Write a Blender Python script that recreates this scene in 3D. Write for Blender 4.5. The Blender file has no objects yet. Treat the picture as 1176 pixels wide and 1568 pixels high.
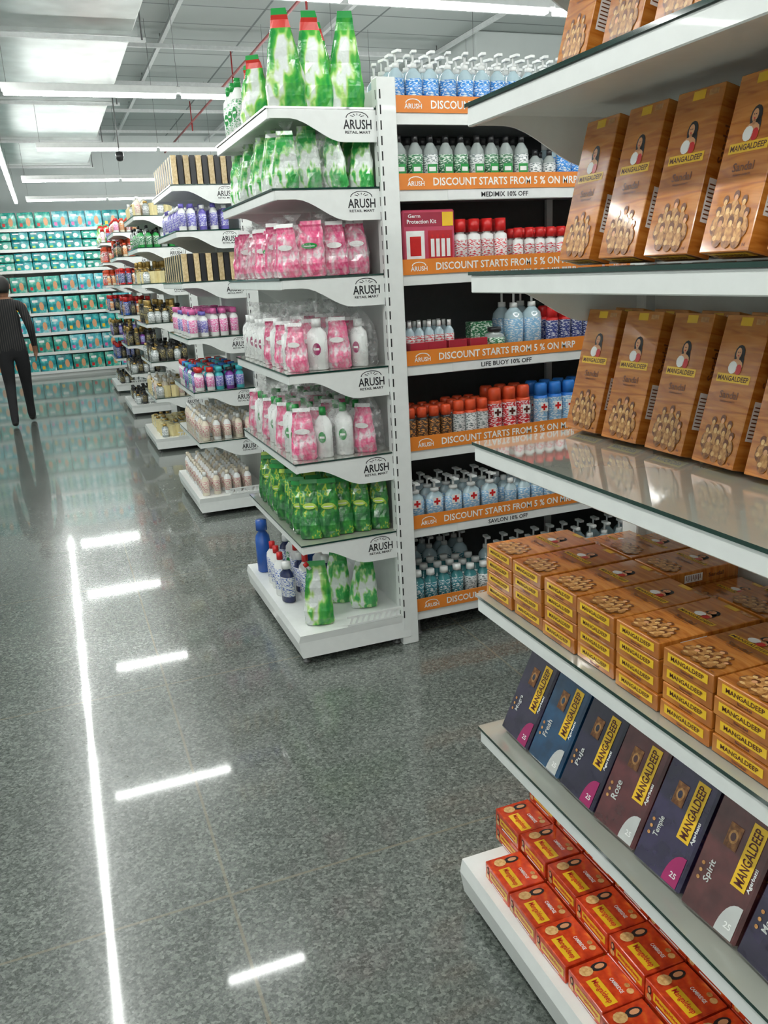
import bpy, bmesh, math, random
import numpy as np
from mathutils import Matrix, Vector
random.seed(7)
scn = bpy.context.scene
scn.view_settings.view_transform = 'Standard'
R = random.uniform

# ------------------------------------------------------------------ materials
def new_mat(name):
    m = bpy.data.materials.new(name); m.use_nodes = True
    nt = m.node_tree; nt.nodes.clear()
    out = nt.nodes.new('ShaderNodeOutputMaterial')
    b = nt.nodes.new('ShaderNodeBsdfPrincipled')
    nt.links.new(b.outputs[0], out.inputs[0])
    return m, nt, b
def ramp(nt, stops, interp='LINEAR'):
    r = nt.nodes.new('ShaderNodeValToRGB'); cr = r.color_ramp; cr.interpolation = interp
    while len(cr.elements) < len(stops): cr.elements.new(0.5)
    for e, (p, c) in zip(cr.elements, stops):
        e.position = p; e.color = (*c, 1)
    return r
def mk(name, col, rough=.4, metal=0., coat=0., var=.06, scale=30., bump=0.):
    m, nt, b = new_mat(name)
    tc = nt.nodes.new('ShaderNodeTexCoord'); n = nt.nodes.new('ShaderNodeTexNoise')
    n.inputs['Scale'].default_value = scale
    nt.links.new(tc.outputs['Object'], n.inputs['Vector'])
    lo = tuple(c*(1-var) for c in col); hi = tuple(min(1, c*(1+var)) for c in col)
    r = ramp(nt, [(.3, lo), (.7, hi)])
    nt.links.new(n.outputs['Fac'], r.inputs['Fac'])
    nt.links.new(r.outputs[0], b.inputs['Base Color'])
    b.inputs['Roughness'].default_value = rough; b.inputs['Metallic'].default_value = metal
    b.inputs['Coat Weight'].default_value = coat
    if bump:
        bp = nt.nodes.new('ShaderNodeBump'); bp.inputs['Strength'].default_value = bump
        bp.inputs['Distance'].default_value = .004
        nt.links.new(n.outputs['Fac'], bp.inputs['Height']); nt.links.new(bp.outputs[0], b.inputs['Normal'])
    return m
def lcmat(name, stops, sc=(60, 60, 60), zw=0., rough=.3, interp='LINEAR', coat=0., bump=0., nscale=1., detail=2, bscale=45):
    """pattern living in the item's own coordinates (attribute lc)"""
    m, nt, b = new_mat(name)
    at = nt.nodes.new('ShaderNodeAttribute'); at.attribute_name = 'lc'
    rn = nt.nodes.new('ShaderNodeAttribute'); rn.attribute_name = 'rnd'
    mp = nt.nodes.new('ShaderNodeMapping'); mp.inputs['Scale'].default_value = sc
    nt.links.new(at.outputs['Vector'], mp.inputs['Vector'])
    n = nt.nodes.new('ShaderNodeTexNoise'); n.inputs['Scale'].default_value = nscale
    n.inputs['Detail'].default_value = detail
    nt.links.new(mp.outputs[0], n.inputs['Vector'])
    sx = nt.nodes.new('ShaderNodeSeparateXYZ'); nt.links.new(at.outputs['Vector'], sx.inputs[0])
    ma = nt.nodes.new('ShaderNodeMath'); ma.operation = 'MULTIPLY_ADD'
    nt.links.new(sx.outputs['Z'], ma.inputs[0]); ma.inputs[1].default_value = zw
    nt.links.new(n.outputs['Fac'], ma.inputs[2])
    r = ramp(nt, stops, interp); nt.links.new(ma.outputs[0], r.inputs['Fac'])
    hs = nt.nodes.new('ShaderNodeHueSaturation')
    mr = nt.nodes.new('ShaderNodeMapRange'); mr.inputs['To Min'].default_value = .78; mr.inputs['To Max'].default_value = 1.12
    nt.links.new(rn.outputs['Fac'], mr.inputs['Value']); nt.links.new(mr.outputs[0], hs.inputs['Value'])
    nt.links.new(r.outputs[0], hs.inputs['Color']); nt.links.new(hs.outputs[0], b.inputs['Base Color'])
    b.inputs['Roughness'].default_value = rough; b.inputs['Coat Weight'].default_value = coat
    b.inputs['Coat Roughness'].default_value = .08
    if bump:
        n2 = nt.nodes.new('ShaderNodeTexNoise'); n2.inputs['Scale'].default_value = bscale
        tc = nt.nodes.new('ShaderNodeTexCoord'); nt.links.new(tc.outputs['Object'], n2.inputs['Vector'])
        bp = nt.nodes.new('ShaderNodeBump'); bp.inputs['Strength'].default_value = bump
        bp.inputs['Distance'].default_value = .01
        nt.links.new(n2.outputs['Fac'], bp.inputs['Height']); nt.links.new(bp.outputs[0], b.inputs['Normal'])
    return m
def label(name, base, accent, sc=(90, 90, 260)):
    return lcmat(name, [(0, base), (.53, base), (.56, accent), (1, accent)], sc=sc, rough=.3, coat=.2)

WHITE = mk('white_powder_coat', (.83, .85, .83), .3, coat=.15, var=.02)
WHITE2 = mk('white_plastic', (.84, .85, .84), .3, var=.03)
PANEL = mk('panel_white', (.74, .77, .75), .38, var=.02)
DARKPANEL = mk('panel_dark_grey', (.06, .065, .065), .5)
GREENEDGE = mk('glass_edge_green', (.008, .04, .03), .08, coat=.5)
GLASSTOP = mk('glass_shelf_top', (.38, .39, .34), .03, coat=1., var=.02)
GLASSTOP.node_tree.nodes['Principled BSDF'].inputs['Coat IOR'].default_value = 1.8
SLOT = mk('slot_black', (.02, .02, .02), .6)
BLACK = mk('ink_black', (.015, .015, .018), .5)
ORANGE = mk('strip_orange', (.80, .24, .03), .4, var=.03)
INKW = mk('ink_white', (.92, .92, .9), .4)
INKB = mk('ink_brown', (.09, .015, .01), .5)
YEL = mk('label_yellow', (.88, .54, .02), .3, coat=.4)
RED = mk('plastic_red', (.62, .02, .02), .3)
GRN = mk('plastic_green', (.02, .30, .06), .3)
BLUE = mk('plastic_blue', (.02, .10, .42), .25)
BLKP = mk('plastic_black', (.02, .02, .022), .3)
GREYF = mk('foot_grey', (.2, .2, .2), .4, metal=.6)
SKINP = mk('print_skin', (.72, .36, .18), .4)
GOLD1 = lcmat('print_gold_light', [(.35, (.66, .34, .11)), (.65, (.86, .58, .25))], sc=(160, 160, 120), rough=.3, coat=.4)
GOLD2 = lcmat('print_gold_mid', [(.35, (.42, .17, .04)), (.65, (.68, .36, .12))], sc=(160, 160, 120), rough=.3, coat=.4)
GOLD3 = lcmat('print_gold_dark', [(.35, (.16, .05, .01)), (.65, (.40, .16, .04))], sc=(160, 160, 120), rough=.3, coat=.4)
SHADE = mk('print_brown', (.16, .045, .01), .3, coat=.4)
CLEARB = mk('clear_bottle_plastic', (.46, .60, .66), .1, coat=.6)
CLEARG = mk('grey_bottle_plastic', (.36, .40, .39), .1, coat=.6)

def wood():
    m, nt, b = new_mat('sandalwood_print')
    at = nt.nodes.new('ShaderNodeAttribute'); at.attribute_name = 'lc'
    rn = nt.nodes.new('ShaderNodeAttribute'); rn.attribute_name = 'rnd'
    mp = nt.nodes.new('ShaderNodeMapping'); mp.inputs['Scale'].default_value = (10, 10, 70)
    mp.inputs['Rotation'].default_value = (0, .2, 0)
    nt.links.new(at.outputs['Vector'], mp.inputs['Vector'])
    w = nt.nodes.new('ShaderNodeTexNoise'); w.inputs['Scale'].default_value = 1.2; w.inputs['Distortion'].default_value = 1.0
    nt.links.new(mp.outputs[0], w.inputs['Vector'])
    r = ramp(nt, [(.3, (.38, .105, .012)), (.5, (.56, .19, .027)), (.7, (.68, .27, .05))])
    nt.links.new(w.outputs['Fac'], r.inputs['Fac'])
    hs = nt.nodes.new('ShaderNodeHueSaturation')
    mr = nt.nodes.new('ShaderNodeMapRange'); mr.inputs['To Min'].default_value = .84; mr.inputs['To Max'].default_value = 1.04
    nt.links.new(rn.outputs['Fac'], mr.inputs['Value']); nt.links.new(mr.outputs[0], hs.inputs['Value'])
    nt.links.new(r.outputs[0], hs.inputs['Color']); nt.links.new(hs.outputs[0], b.inputs['Base Color'])
    b.inputs['Roughness'].default_value = .25; b.inputs['Coat Weight'].default_value = .8
    b.inputs['Coat Roughness'].default_value = .08
    tc = nt.nodes.new('ShaderNodeTexCoord'); n2 = nt.nodes.new('ShaderNodeTexNoise'); n2.inputs['Scale'].default_value = 8
    nt.links.new(tc.outputs['Object'], n2.inputs['Vector'])
    bp = nt.nodes.new('ShaderNodeBump'); bp.inputs['Strength'].default_value = .3; bp.inputs['Distance'].default_value = .03
    nt.links.new(n2.outputs['Fac'], bp.inputs['Height']); nt.links.new(bp.outputs[0], b.inputs['Normal'])
    return m
WOOD = wood()
REDBOX = lcmat('red_box_print', [(.3, (.48, .03, .008)), (.6, (.74, .07, .014)), (.85, (.88, .25, .03))], sc=(50, 50, 50), rough=.2, coat=.5)

def emis(name, strength, col=(1, 1, 1)):
    m = bpy.data.materials.new(name); m.use_nodes = True; nt = m.node_tree; nt.nodes.clear()
    o = nt.nodes.new('ShaderNodeOutputMaterial'); e = nt.nodes.new('ShaderNodeEmission')
    e.inputs[0].default_value = (*col, 1); e.inputs[1].default_value = strength
    nt.links.new(e.outputs[0], o.inputs[0]); return m
TUBE = emis('led_diffuser', 47, (.975, 1., .965))

def bagmat():
    m = bpy.data.materials.new('clear_bag_film'); m.use_nodes = True; nt = m.node_tree; nt.nodes.clear()
    o = nt.nodes.new('ShaderNodeOutputMaterial'); t = nt.nodes.new('ShaderNodeBsdfTransparent')
    g = nt.nodes.new('ShaderNodeBsdfPrincipled'); g.inputs['Base Color'].default_value = (.85, .85, .85, 1)
    g.inputs['Roughness'].default_value = .12
    mx = nt.nodes.new('ShaderNodeMixShader')
    n = nt.nodes.new('ShaderNodeTexNoise'); n.inputs['Scale'].default_value = 45
    tc = nt.nodes.new('ShaderNodeTexCoord'); nt.links.new(tc.outputs['Object'], n.inputs['Vector'])
    mr = nt.nodes.new('ShaderNodeMapRange'); mr.inputs['From Min'].default_value = .45; mr.inputs['From Max'].default_value = .75
    mr.inputs['To Min'].default_value = .07; mr.inputs['To Max'].default_value = .45
    nt.links.new(n.outputs['Fac'], mr.inputs['Value']); nt.links.new(mr.outputs[0], mx.inputs[0])
    bp = nt.nodes.new('ShaderNodeBump'); bp.inputs['Strength'].default_value = .8; bp.inputs['Distance'].default_value = .01
    nt.links.new(n.outputs['Fac'], bp.inputs['Height']); nt.links.new(bp.outputs[0], g.inputs['Normal'])
    nt.links.new(t.outputs[0], mx.inputs[1]); nt.links.new(g.outputs[0], mx.inputs[2]); nt.links.new(mx.outputs[0], o.inputs[0])
    return m
BAG = bagmat()

# ------------------------------------------------------------------ geometry kit
class G:
    def __init__(s): s.mats = []; s.ch = []; s.n = 0; s.c = None
    def mi(s, m):
        if m not in s.mats: s.mats.append(m)
        return s.mats.index(m)
    def add(s, V, F, mat, M=None, smooth=False):
        V = np.array(V, dtype=np.float64).reshape(-1, 3)
        if M is not None:
            A = np.array(M); V = V @ A[:3, :3].T + A[:3, 3]
        sizes = np.array([len(f) for f in F], dtype=np.int32)
        loops = np.array([i for f in F for i in f], dtype=np.int32) + s.n
        if isinstance(mat, (list, tuple)): mi = np.array([s.mi(m) for m in mat], dtype=np.int32)
        else: mi = np.full(len(F), s.mi(mat), dtype=np.int32)
        s.ch.append((V, V.copy(), np.zeros(len(V)), loops, sizes, mi, np.full(len(F), smooth)))
        s.n += len(V); s.c = None; return s
    def comp(s):
        if s.c is None: s.c = [np.concatenate([c[i] for c in s.ch]) for i in range(7)]
        return s.c
    def merge(s, o, M, rnd=None):
        V, L, r, lo, sz, mi, sm = o.comp()
        A = np.array(M); mp = np.array([s.mi(m) for m in o.mats], dtype=np.int32)
        q = R(0, 1) if rnd is None else rnd
        rr = np.full(len(V), q)
        s.ch.append((V @ A[:3, :3].T + A[:3, 3], L, rr, lo + s.n, sz, mp[mi], sm))
        s.n += len(V); s.c = None; return s
    def box(s, x0, x1, y0, y1, z0, z1, mat, M=None):
        V = [(x0,y0,z0),(x1,y0,z0),(x1,y1,z0),(x0,y1,z0),(x0,y0,z1),(x1,y0,z1),(x1,y1,z1),(x0,y1,z1)]
        F = [(0,3,2,1),(4,5,6,7),(0,1,5,4),(1,2,6,5),(2,3,7,6),(3,0,4,7)]
        return s.add(V, F, mat, M)
    def rbox(s, x0, x1, y0, y1, z0, z1, mat, bev=.003, seg=1, M=None, smooth=False):
        bm = bmesh.new(); bmesh.ops.create_cube(bm, size=1)
        for v in bm.verts:
            v.co = Vector(((x0+x1)/2+v.co.x*(x1-x0), (y0+y1)/2+v.co.y*(y1-y0), (z0+z1)/2+v.co.z*(z1-z0)))
        bmesh.ops.bevel(bm, geom=bm.edges[:], offset=bev, segments=seg, affect='EDGES', profile=.6)
        bm.verts.index_update()
        V = [v.co[:] for v in bm.verts]; F = [tuple(v.index for v in f.verts) for f in bm.faces]; bm.free()
        return s.add(V, F, mat, M, smooth)
    def loft(s, secs, mats, n=14, M=None, pw=1., smooth=True, wob=0.):
        V = []; F = []; fm = []
        for k, sc in enumerate(secs):
            z, rx, ry = sc[:3]; cx, cy = (sc[3], sc[4]) if len(sc) > 3 else (0, 0)
            for i in range(n):
                a = 2*math.pi*i/n; c, d = math.cos(a), math.sin(a)
                w = 1 + (R(-wob, wob) if wob else 0); w2 = 1 + (R(-wob, wob)*2.4 if wob else 0)
                V.append((cx+rx*w*math.copysign(abs(c)**pw, c), cy+ry*w2*math.copysign(abs(d)**pw, d), z))
        for k in range(len(secs)-1):
            for i in range(n):
                j = (i+1) % n
                F.append((k*n+i, k*n+j, (k+1)*n+j, (k+1)*n+i)); fm.append(mats[k] if isinstance(mats, list) else mats)
        F.append(tuple(reversed(range(n)))); fm.append(mats[0] if isinstance(mats, list) else mats)
        F.append(tuple((len(secs)-1)*n+i for i in range(n))); fm.append(mats[-1] if isinstance(mats, list) else mats)
        return s.add(V, F, fm, M, smooth)
    def ell(s, cx, cz, rx, rz, y, mat, n=12, M=None):
        V = [(cx+rx*math.cos(2*math.pi*i/n), y, cz+rz*math.sin(2*math.pi*i/n)) for i in range(n)]
        return s.add(V, [tuple(range(n))], mat, M)
    def quad(s, x0, x1, z0, z1, y, mat, M=None):
        return s.add([(x0,y,z0),(x1,y,z0),(x1,y,z1),(x0,y,z1)], [(0,1,2,3)], mat, M)
    def text(s, st, w, h, mat, M):
        V, F = textgeo(st); V = V.copy(); V[:, 0] *= w; V[:, 1] *= h
        return s.add(V, F, mat, M)
    def obj(s, name, bevel=0):
        V, L, r, lo, sz, mi, sm = s.comp()
        me = bpy.data.meshes.new(name)
        me.vertices.add(len(V)); me.vertices.foreach_set('co', V.astype(np.float32).ravel())
        me.loops.add(len(lo)); me.loops.foreach_set('vertex_index', lo.astype(np.int32))
        me.polygons.add(len(sz)); st = np.concatenate([[0], np.cumsum(sz)[:-1]]).astype(np.int32)
        me.polygons.foreach_set('loop_start', st)
        me.polygons.foreach_set('material_index', mi.astype(np.int32))
        me.polygons.foreach_set('use_smooth', sm.astype(bool))
        for m in s.mats: me.materials.append(m)
        me.update(calc_edges=True)
        a = me.attributes.new('lc', 'FLOAT_VECTOR', 'POINT'); a.data.foreach_set('vector', L.astype(np.float32).ravel())
        a = me.attributes.new('rnd', 'FLOAT', 'POINT'); a.data.foreach_set('value', r.astype(np.float32))
        ob = bpy.data.objects.new(name, me); scn.collection.objects.link(ob)
        return ob
_tc = {}
def textgeo(st):
    if st in _tc: return _tc[st]
    cu = bpy.data.curves.new('t', 'FONT'); cu.body = st; cu.resolution_u = 2; cu.align_x = 'LEFT'
    cu.offset = .018
    ob = bpy.data.objects.new('t', cu); scn.collection.objects.link(ob)
    dg = bpy.context.evaluated_depsgraph_get(); me = ob.evaluated_get(dg).to_mesh()
    V = np.array([v.co[:] for v in me.vertices]); F = [tuple(p.vertices) for p in me.polygons]
    ob.evaluated_get(dg).to_mesh_clear()
    bpy.data.objects.remove(ob); bpy.data.curves.remove(cu)
    mn, mx = V.min(0), V.max(0)
    V = (V-(mn+mx)/2)/np.maximum(mx-mn, 1e-6); V[:, 2] = 0
    _tc[st] = (V, F); return V, F
def basis(x, y, z, o):
    return Matrix(((x[0], y[0], z[0], o[0]), (x[1], y[1], z[1], o[1]), (x[2], y[2], z[2], o[2]), (0, 0, 0, 1)))
def FY(x, y, z): return basis((1,0,0), (0,0,1), (0,-1,0), (x, y, z))       # decal facing -Y
def P(x, y, z, rot=0, lean=0, s=1):
    return Matrix.Translation((x, y, z)) @ Matrix.Rotation(math.radians(rot), 4, 'Z') @ Matrix.Rotation(-math.radians(lean), 4, 'X') @ Matrix.Scale(s, 4)

# ------------------------------------------------------------------ item templates (front = -Y, base at z=0)
def bottle(h, r, body, lab, cap, pump=False, flat=1., capr=.42, caph=.14, neck=.74):
    g = G(); f = flat
    g.loft([(0, r*.9, r*.9*f), (.02*h, r, r*f), (.14*h, r, r*f), (.142*h, r*1.015, r*1.015*f), (.58*h, r*1.015, r*1.015*f), (.582*h, r, r*f),
            (.66*h, r*.93, r*.93*f), (neck*h, r*.5, r*.5*f), ((neck+.03)*h, r*capr*.8, r*capr*.8)],
           [body, body, body, lab, body, body, body, body], n=14)
    z0 = (neck+.025)*h
    g.loft([(z0, r*capr, r*capr), (z0+caph*h, r*capr*.95, r*capr*.95)], cap, n=10)
    if pump:
        g.loft([(z0+caph*h, r*.13, r*.13), (h*1.02, r*.13, r*.13)], cap, n=6)
        g.rbox(-r*.3, r*.3, -r*.95, r*.3, h*1.0, h*1.05, cap, bev=.001)
    return g
def can(h, r, body, lab, cap):
    g = G()
    g.loft([(0, r*.95, r*.95), (.03*h, r, r), (.1*h, r, r), (.68*h, r, r), (.74*h, r*.9, r*.9)], [body, body, lab, body], n=14)
    g.loft([(.735*h, r*.88, r*.88), (.96*h, r*.86, r*.86), (h, r*.7, r*.7)], cap, n=14)
    return g
def cross(g, r, z, s, mat):
    g.quad(-s*1.3, s*1.3, z-s*1.3, z+s*1.3, -r*1.03, INKW)
    g.quad(-s, s, z-s*.33, z+s*.33, -r*1.05, mat); g.quad(-s*.33, s*.33, z-s, z+s, -r*1.055, mat)
def pouch(w, h, t, mat, cap=None, seal=None, taper=1., label_=None, top=None, shear=0.):
    """stand-up refill pouch: filled gusset at the foot, width tapering evenly to a flat creased seal"""
    g = G(); a, b = w/2, t/2; seal = seal or mat; q = taper; s = shear*a
    prof = [(0, 0.10, .65), (.03, 0, .95), (.12, 0, 1.05), (.24, .0, 1.0), (.36, .05, .88), (.48, .12, .74), (.60, .20, .58), (.71, .28, .42), (.81, .35, .27), (.89, .41, .14), (.93, .44, .05), (1, .47, .04)]
    g.loft([(z*h, a*(1-f*q if k else .9), b*tt, s*max(0, z-.3), .10*a*math.sin(k*1.7)) for k, (z, f, tt) in enumerate(prof)],
           [mat]*8+[top or mat, top or mat, seal], n=16, pw=.72, wob=.05, smooth=False)
    if label_:
        g.ell(0, h*.56, a*.6, h*.055, -b*.80-.001, label_); g.quad(-a*.4, a*.4, h*.545, h*.56, -b*.80-.0016, INKW)
    if cap:
        M = Matrix.Translation((-a*.50, 0, h*.90)) @ Matrix.Rotation(math.radians(-38), 4, 'Y')
        g.loft([(-.01, .008, .008), (.012, .008, .008)], WHITE2, n=8, M=M)
        g.loft([(.008, .012, .012), (.024, .011, .011)], cap, n=10, M=M)
    return g
def bag(h, a, b):
    g = G()
    g.loft([(0, a*.9, b*.9), (.03*h, a, b), (.35*h, a*1.03, b*1.03), (.62*h, a*.9, b*.9), (.78*h, a*.5, b*.5), (.86*h, a*.16, b*.16), (.9*h, a*.2, b*.2), (h, a*.55, b*.4)],
           BAG, n=16, wob=.06); return g
def pbox(w, h, t, mat, bev=.002): 
    g = G(); g.rbox(-w/2, w/2, -t/2, t/2, 0, h, mat, bev); return g

def sandal_box(w=.098, h=.245, t=.046):
    g = G(); g.rbox(-w/2, w/2, -t/2, t/2, 0, h, WOOD, .0012)
    y = -t/2-.0005; e = .00018
    g.quad(-w*.14, w*.12, h*.93, h*.985, y, YEL); g.quad(w*.2, w*.4, h*.94, h*.975, y, GOLD2)
    # printed portrait: hair, face, neck, blouse, sari fold
    g.ell(w*.015, h*.745, w*.115, h*.062, y, BLACK); g.ell(w*.085, h*.685, w*.06, h*.062, y, BLACK)
    g.ell(-w*.005, h*.752, w*.06, h*.036, y-e, SKINP); g.quad(-w*.03, w*.03, h*.70, h*.73, y-e, SKINP)
    g.ell(-w*.01, h*.668, w*.15, h*.045, y-e, SKINP); g.ell(-w*.07, h*.655, w*.10, h*.042, y-2*e, INKW); g.ell(w*.07, h*.645, w*.07, h*.035, y-2*e, RED)
    g.ell(-w*.025, h*.757, w*.01, h*.004, y-3*e, BLACK, 6); g.ell(w*.015, h*.757, w*.01, h*.004, y-3*e, BLACK, 6); g.ell(-w*.005, h*.735, w*.016, h*.005, y-3*e, RED, 8)
    g.quad(-w*.38, w*.38, h*.555, h*.612, y, YEL)
    g.text('MANGALDEEP', w*.70, h*.034, INKB, FY(0, y-e, h*.583))
    g.text('Sandal', w*.42, h*.05, SHADE, FY(0, y, h*.475))
    g.text('PREMIUM AGARBATTI', w*.34, h*.012, SHADE, FY(0, y, h*.43))
    # cluster of seated figurines, back to front
    g.ell(0, h*.15, w*.34, h*.085, y, SHADE, 18); k = 1
    for cx, cz, s_ in ((-.17, .285, .95), (.03, .305, 1), (.21, .275, .95), (-.27, .225, .95), (.31, .205, .9), (-.08, .235, 1.05), (.12, .225, 1.0), (-.17, .165, 1.05), (.04, .16, 1.1), (.23, .15, 1.)):
        yy = y-e*(1+k*.6); k += 1
        g.ell(w*cx, h*(cz-.075), w*.105*s_, h*.062*s_, yy, GOLD3)
        g.ell(w*cx, h*(cz-.055), w*.07*s_, h*.042*s_, yy-e*.2, GOLD2)
        g.ell(w*(cx-.05*s_), h*(cz-.085), w*.04*s_, h*.016*s_, yy-e*.3, GOLD1, 8); g.ell(w*(cx+.05*s_), h*(cz-.085), w*.04*s_, h*.016*s_, yy-e*.3, GOLD2, 8)
        g.ell(w*cx, h*(cz+.010), w*.060*s_, h*.028*s_, yy-e*.3, SHADE); g.ell(w*cx, h*(cz-.004), w*.038*s_, h*.019*s_, yy-e*.5, GOLD1 if k % 3 else SKINP, 10)
    g.text('25 N', w*.16, h*.018, SHADE, FY(w*.34, y, h*.035))
    xs = w/2+.0006
    g.add([(xs, -t*.28, h*.2), (xs, t*.28, h*.2), (xs, t*.28, h*.46), (xs, -t*.28, h*.46)], [(0,1,2,3)], INKW)
    for q in range(9):
        zz = h*(.22+.025*q); g.add([(xs+e, -t*.22, zz), (xs+e, t*(.1+.1*(q % 2)), zz), (xs+e, t*(.1+.1*(q % 2)), zz+.002), (xs+e, -t*.22, zz+.002)], [(0,1,2,3)], SHADE)
    g.text('Sandal', h*.22, t*.3, SHADE, basis((0,0,1), (0,-1,0), (1,0,0), (xs, 0, h*.66)))
    M = basis((1,0,0), (0,-1,0), (0,0,-1), (0, 0, -.0006))
    V = [(-w*.40, -t*.16, 0), (w*.40, -t*.16, 0), (w*.40, t*.34, 0), (-w*.40, t*.34, 0)]
    g.add(V, [(0,1,2,3)], YEL, M)
    g.text('MANGALDEEP', w*.66, t*.26, INKB, M @ Matrix.Translation((0, t*.1, .0005)))
    g.text('Sandal', w*.25, t*.14, INKB, M @ Matrix.Translation((0, -t*.28, .0005)))
    return g
def flat_sandal(w=.106, h=.2, t=.028): return sandal_box(w, h, t)
PINK_ = mk('print_magenta', (.36, .015, .12), .3, coat=.4)
SILV = mk('print_silver', (.55, .56, .54), .3, coat=.4)
def dark_pack(col, accent, head, w=.112, h=.245, t=.02, patch=None):
    col = tuple(c*.72 for c in col); accent = tuple(c*.8 for c in accent)
    base = lcmat('pack_'+head, [(.35, tuple(c*.6 for c in col)), (.65, col)], sc=(30, 30, 30), rough=.15, coat=1., bump=.4, bscale=22)
    top = lcmat('pack_top_'+head, [(.38, tuple(c*.8 for c in col)), (.5, (.12, .13, .12)), (.62, accent)], sc=(80, 80, 80), rough=.15, coat=1., bump=.4, bscale=22)
    g = G(); g.rbox(-w/2, w/2, -t/2, t/2, 0, h, base, .004)
    y = -t/2-.0006; e = .0003
    g.quad(-w*.46, w*.46, h*.78, h*.985, y, top)
    g.quad(w*.12, w*.36, h*.32, h*.74, y-e, YEL)
    g.text('MANGALDEEP', h*.38, w*.15, INKB, basis((0,0,1), (-1,0,0), (0,-1,0), (w*.24, y-3*e, h*.53)))
    g.text('Agarbatti', h*.16, w*.07, INKW, basis((0,0,1), (-1,0,0), (0,-1,0), (w*.41, y-e, h*.42)))
    g.quad(-w*.20, w*.02, h*.5, h*.66, y-e, GOLD3); g.ell(-w*.09, h*.58, w*.075, h*.045, y-2*e, GOLD2); g.ell(-w*.09, h*.58, w*.045, h*.028, y-3*e, base)
    g.text(head, h*.15, w*.13, SILV, basis((0,0,1), (-1,0,0), (0,-1,0), (-w*.22, y-e, h*.30)))
    for q in range(3): g.ell(-w*.36, h*(.22+.05*q), w*.03, h*.013, y-e, GOLD2, 8)
    # curved corner flash at the foot
    V = [(w*.44, y-e, h*.02), (w*.44, y-e, h*.24)]+[(w*.44-w*.30*math.sin(a)**.8, y-e, h*.02+h*.22*math.cos(a)) for a in [i*math.pi/2/8 for i in range(1, 9)]]
    g.add(V, [tuple(range(len(V)))[::-1]], patch or PINK_)
    g.text('25', w*.12, h*.04, INKW, FY(w*.32, y-3*e, h*.09))
    return g
def red_box(w=.110, l=.091, t=.042):
    # lies flat: front end faces -Y, depth l along +Y
    g = G(); g.rbox(-w/2, w/2, 0, l, 0, t, REDBOX, .0015)
    y = -.0006
    g.quad(-w*.28, w*.45, t*.28, t*.72, y, YEL); g.text('Mangaldeep', w*.62, t*.26, RED, FY(w*.085, y-.0005, t*.5))
    g.ell(-w*.38, t*.6, w*.05, t*.22, y, BLACK); g.ell(-w*.38, t*.62, w*.03, t*.14, y-.0003, SKINP); g.ell(-w*.38, t*.25, w*.06, t*.16, y-.0004, GOLD1)
    g.quad(-w*.2, w*.3, t*.1, t*.18, y, INKW)
    M = basis((1,0,0), (0,1,0), (0,0,1), (0, l*.5, t+.0006))
    def q(x0, x1, y0, y1, m, o=0): g.add([(x0, y0, o), (x1, y0, o), (x1, y1, o), (x0, y1, o)], [(0,1,2,3)], m, M)
    def el(cx, cy, rx, ry, m, o): g.add([(cx+rx*math.cos(k*.524), cy+ry*math.sin(k*.524), o) for k in range(12)], [tuple(range(12))], m, M)
    q(-w*.14, w*.44, -l*.36, -l*.06, YEL)
    g.text('Mangaldeep', w*.5, l*.18, RED, M @ Matrix.Translation((w*.15, -l*.21, .0005)))
    g.text('CAMBRIDGE', w*.34, l*.09, INKW, M @ Matrix.Translation((w*.15, l*.16, .0005)))
    el(w*.34, l*.33, w*.06, l*.08, GOLD1, .0003); el(w*.22, l*.36, w*.05, l*.06, GOLD2, .0004)
    el(-w*.32, l*.12, w*.09, l*.2, BLACK, .0002); el(-w*.32, l*.14, w*.05, l*.12, SKINP, .0006); el(-w*.32, -l*.2, w*.11, l*.16, GOLD1, .0004)
    return g

# ------------------------------------------------------------------ shelving
LV = [2.045, 1.786, 1.487, 1.150, .815, .492]
BZ = .13
XF, XB = .78, 1.19
def logo(g, M, w):
    g.text('ARUSH', w, w*.30, BLACK, M)
    g.text('RETAIL MART', w*.9, w*.085, BLACK, M @ Matrix.Translation((0, -w*.24, 0)))
    V = []; n = 14
    for i in range(n+1):
        a = math.pi*i/n
        V += [(w*.40*math.cos(a), w*.2+w*.20*math.sin(a), 0), (w*.37*math.cos(a), w*.2+w*.175*math.sin(a), 0)]
    g.add(V, [(2*i, 2*i+1, 2*i+3, 2*i+2)[::-1] for i in range(n)], BLACK, M)
    for k in range(5):
        a = math.radians(30+30*k); c, s_ = math.cos(a), math.sin(a)
        p = [(w*.14*c, w*.2+w*.08*s_), (w*.28*c, w*.2+w*.14*s_)]
        q = w*.012
        g.add([(p[0][0]-q*s_, p[0][1]+q*c, 0), (p[0][0]+q*s_, p[0][1]-q*c, 0), (p[1][0]+q*s_, p[1][1]-q*c, 0), (p[1][0]-q*s_, p[1][1]+q*c, 0)], [(0,1,2,3)], BLACK, M)
def bracket(g, y0, y1, z):
    n = 16; top = z-.007; V = []
    prof = []
    for i in range(n+1):
        t = i/n; x = XF+(1.165-XF)*t
        s_ = min(1, max(0, (t-.18)/.5)); s_ = s_*s_*(3-2*s_)
        prof.append((x, top-.030-.075*s_))
    for yy in (y0, y1):
        for x, b in prof: V += [(x, yy, top), (x, yy, b)]
    o = 2*(n+1); F = []
    for i in range(n):
        F.append((2*i, 2*i+1, 2*i+3, 2*i+2)); F.append((o+2*i, o+2*i+2, o+2*i+3, o+2*i+1))
        F.append((2*i+1, o+2*i+1, o+2*i+3, 2*i+3)); F.append((2*i, 2*i+2, o+2*i+2, o+2*i))
    F.append((0, o, o+1, 1)); F.append((2*n, 2*n+1, o+2*n+1, o+2*n))
    g.add(V, F, WHITE)
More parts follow.
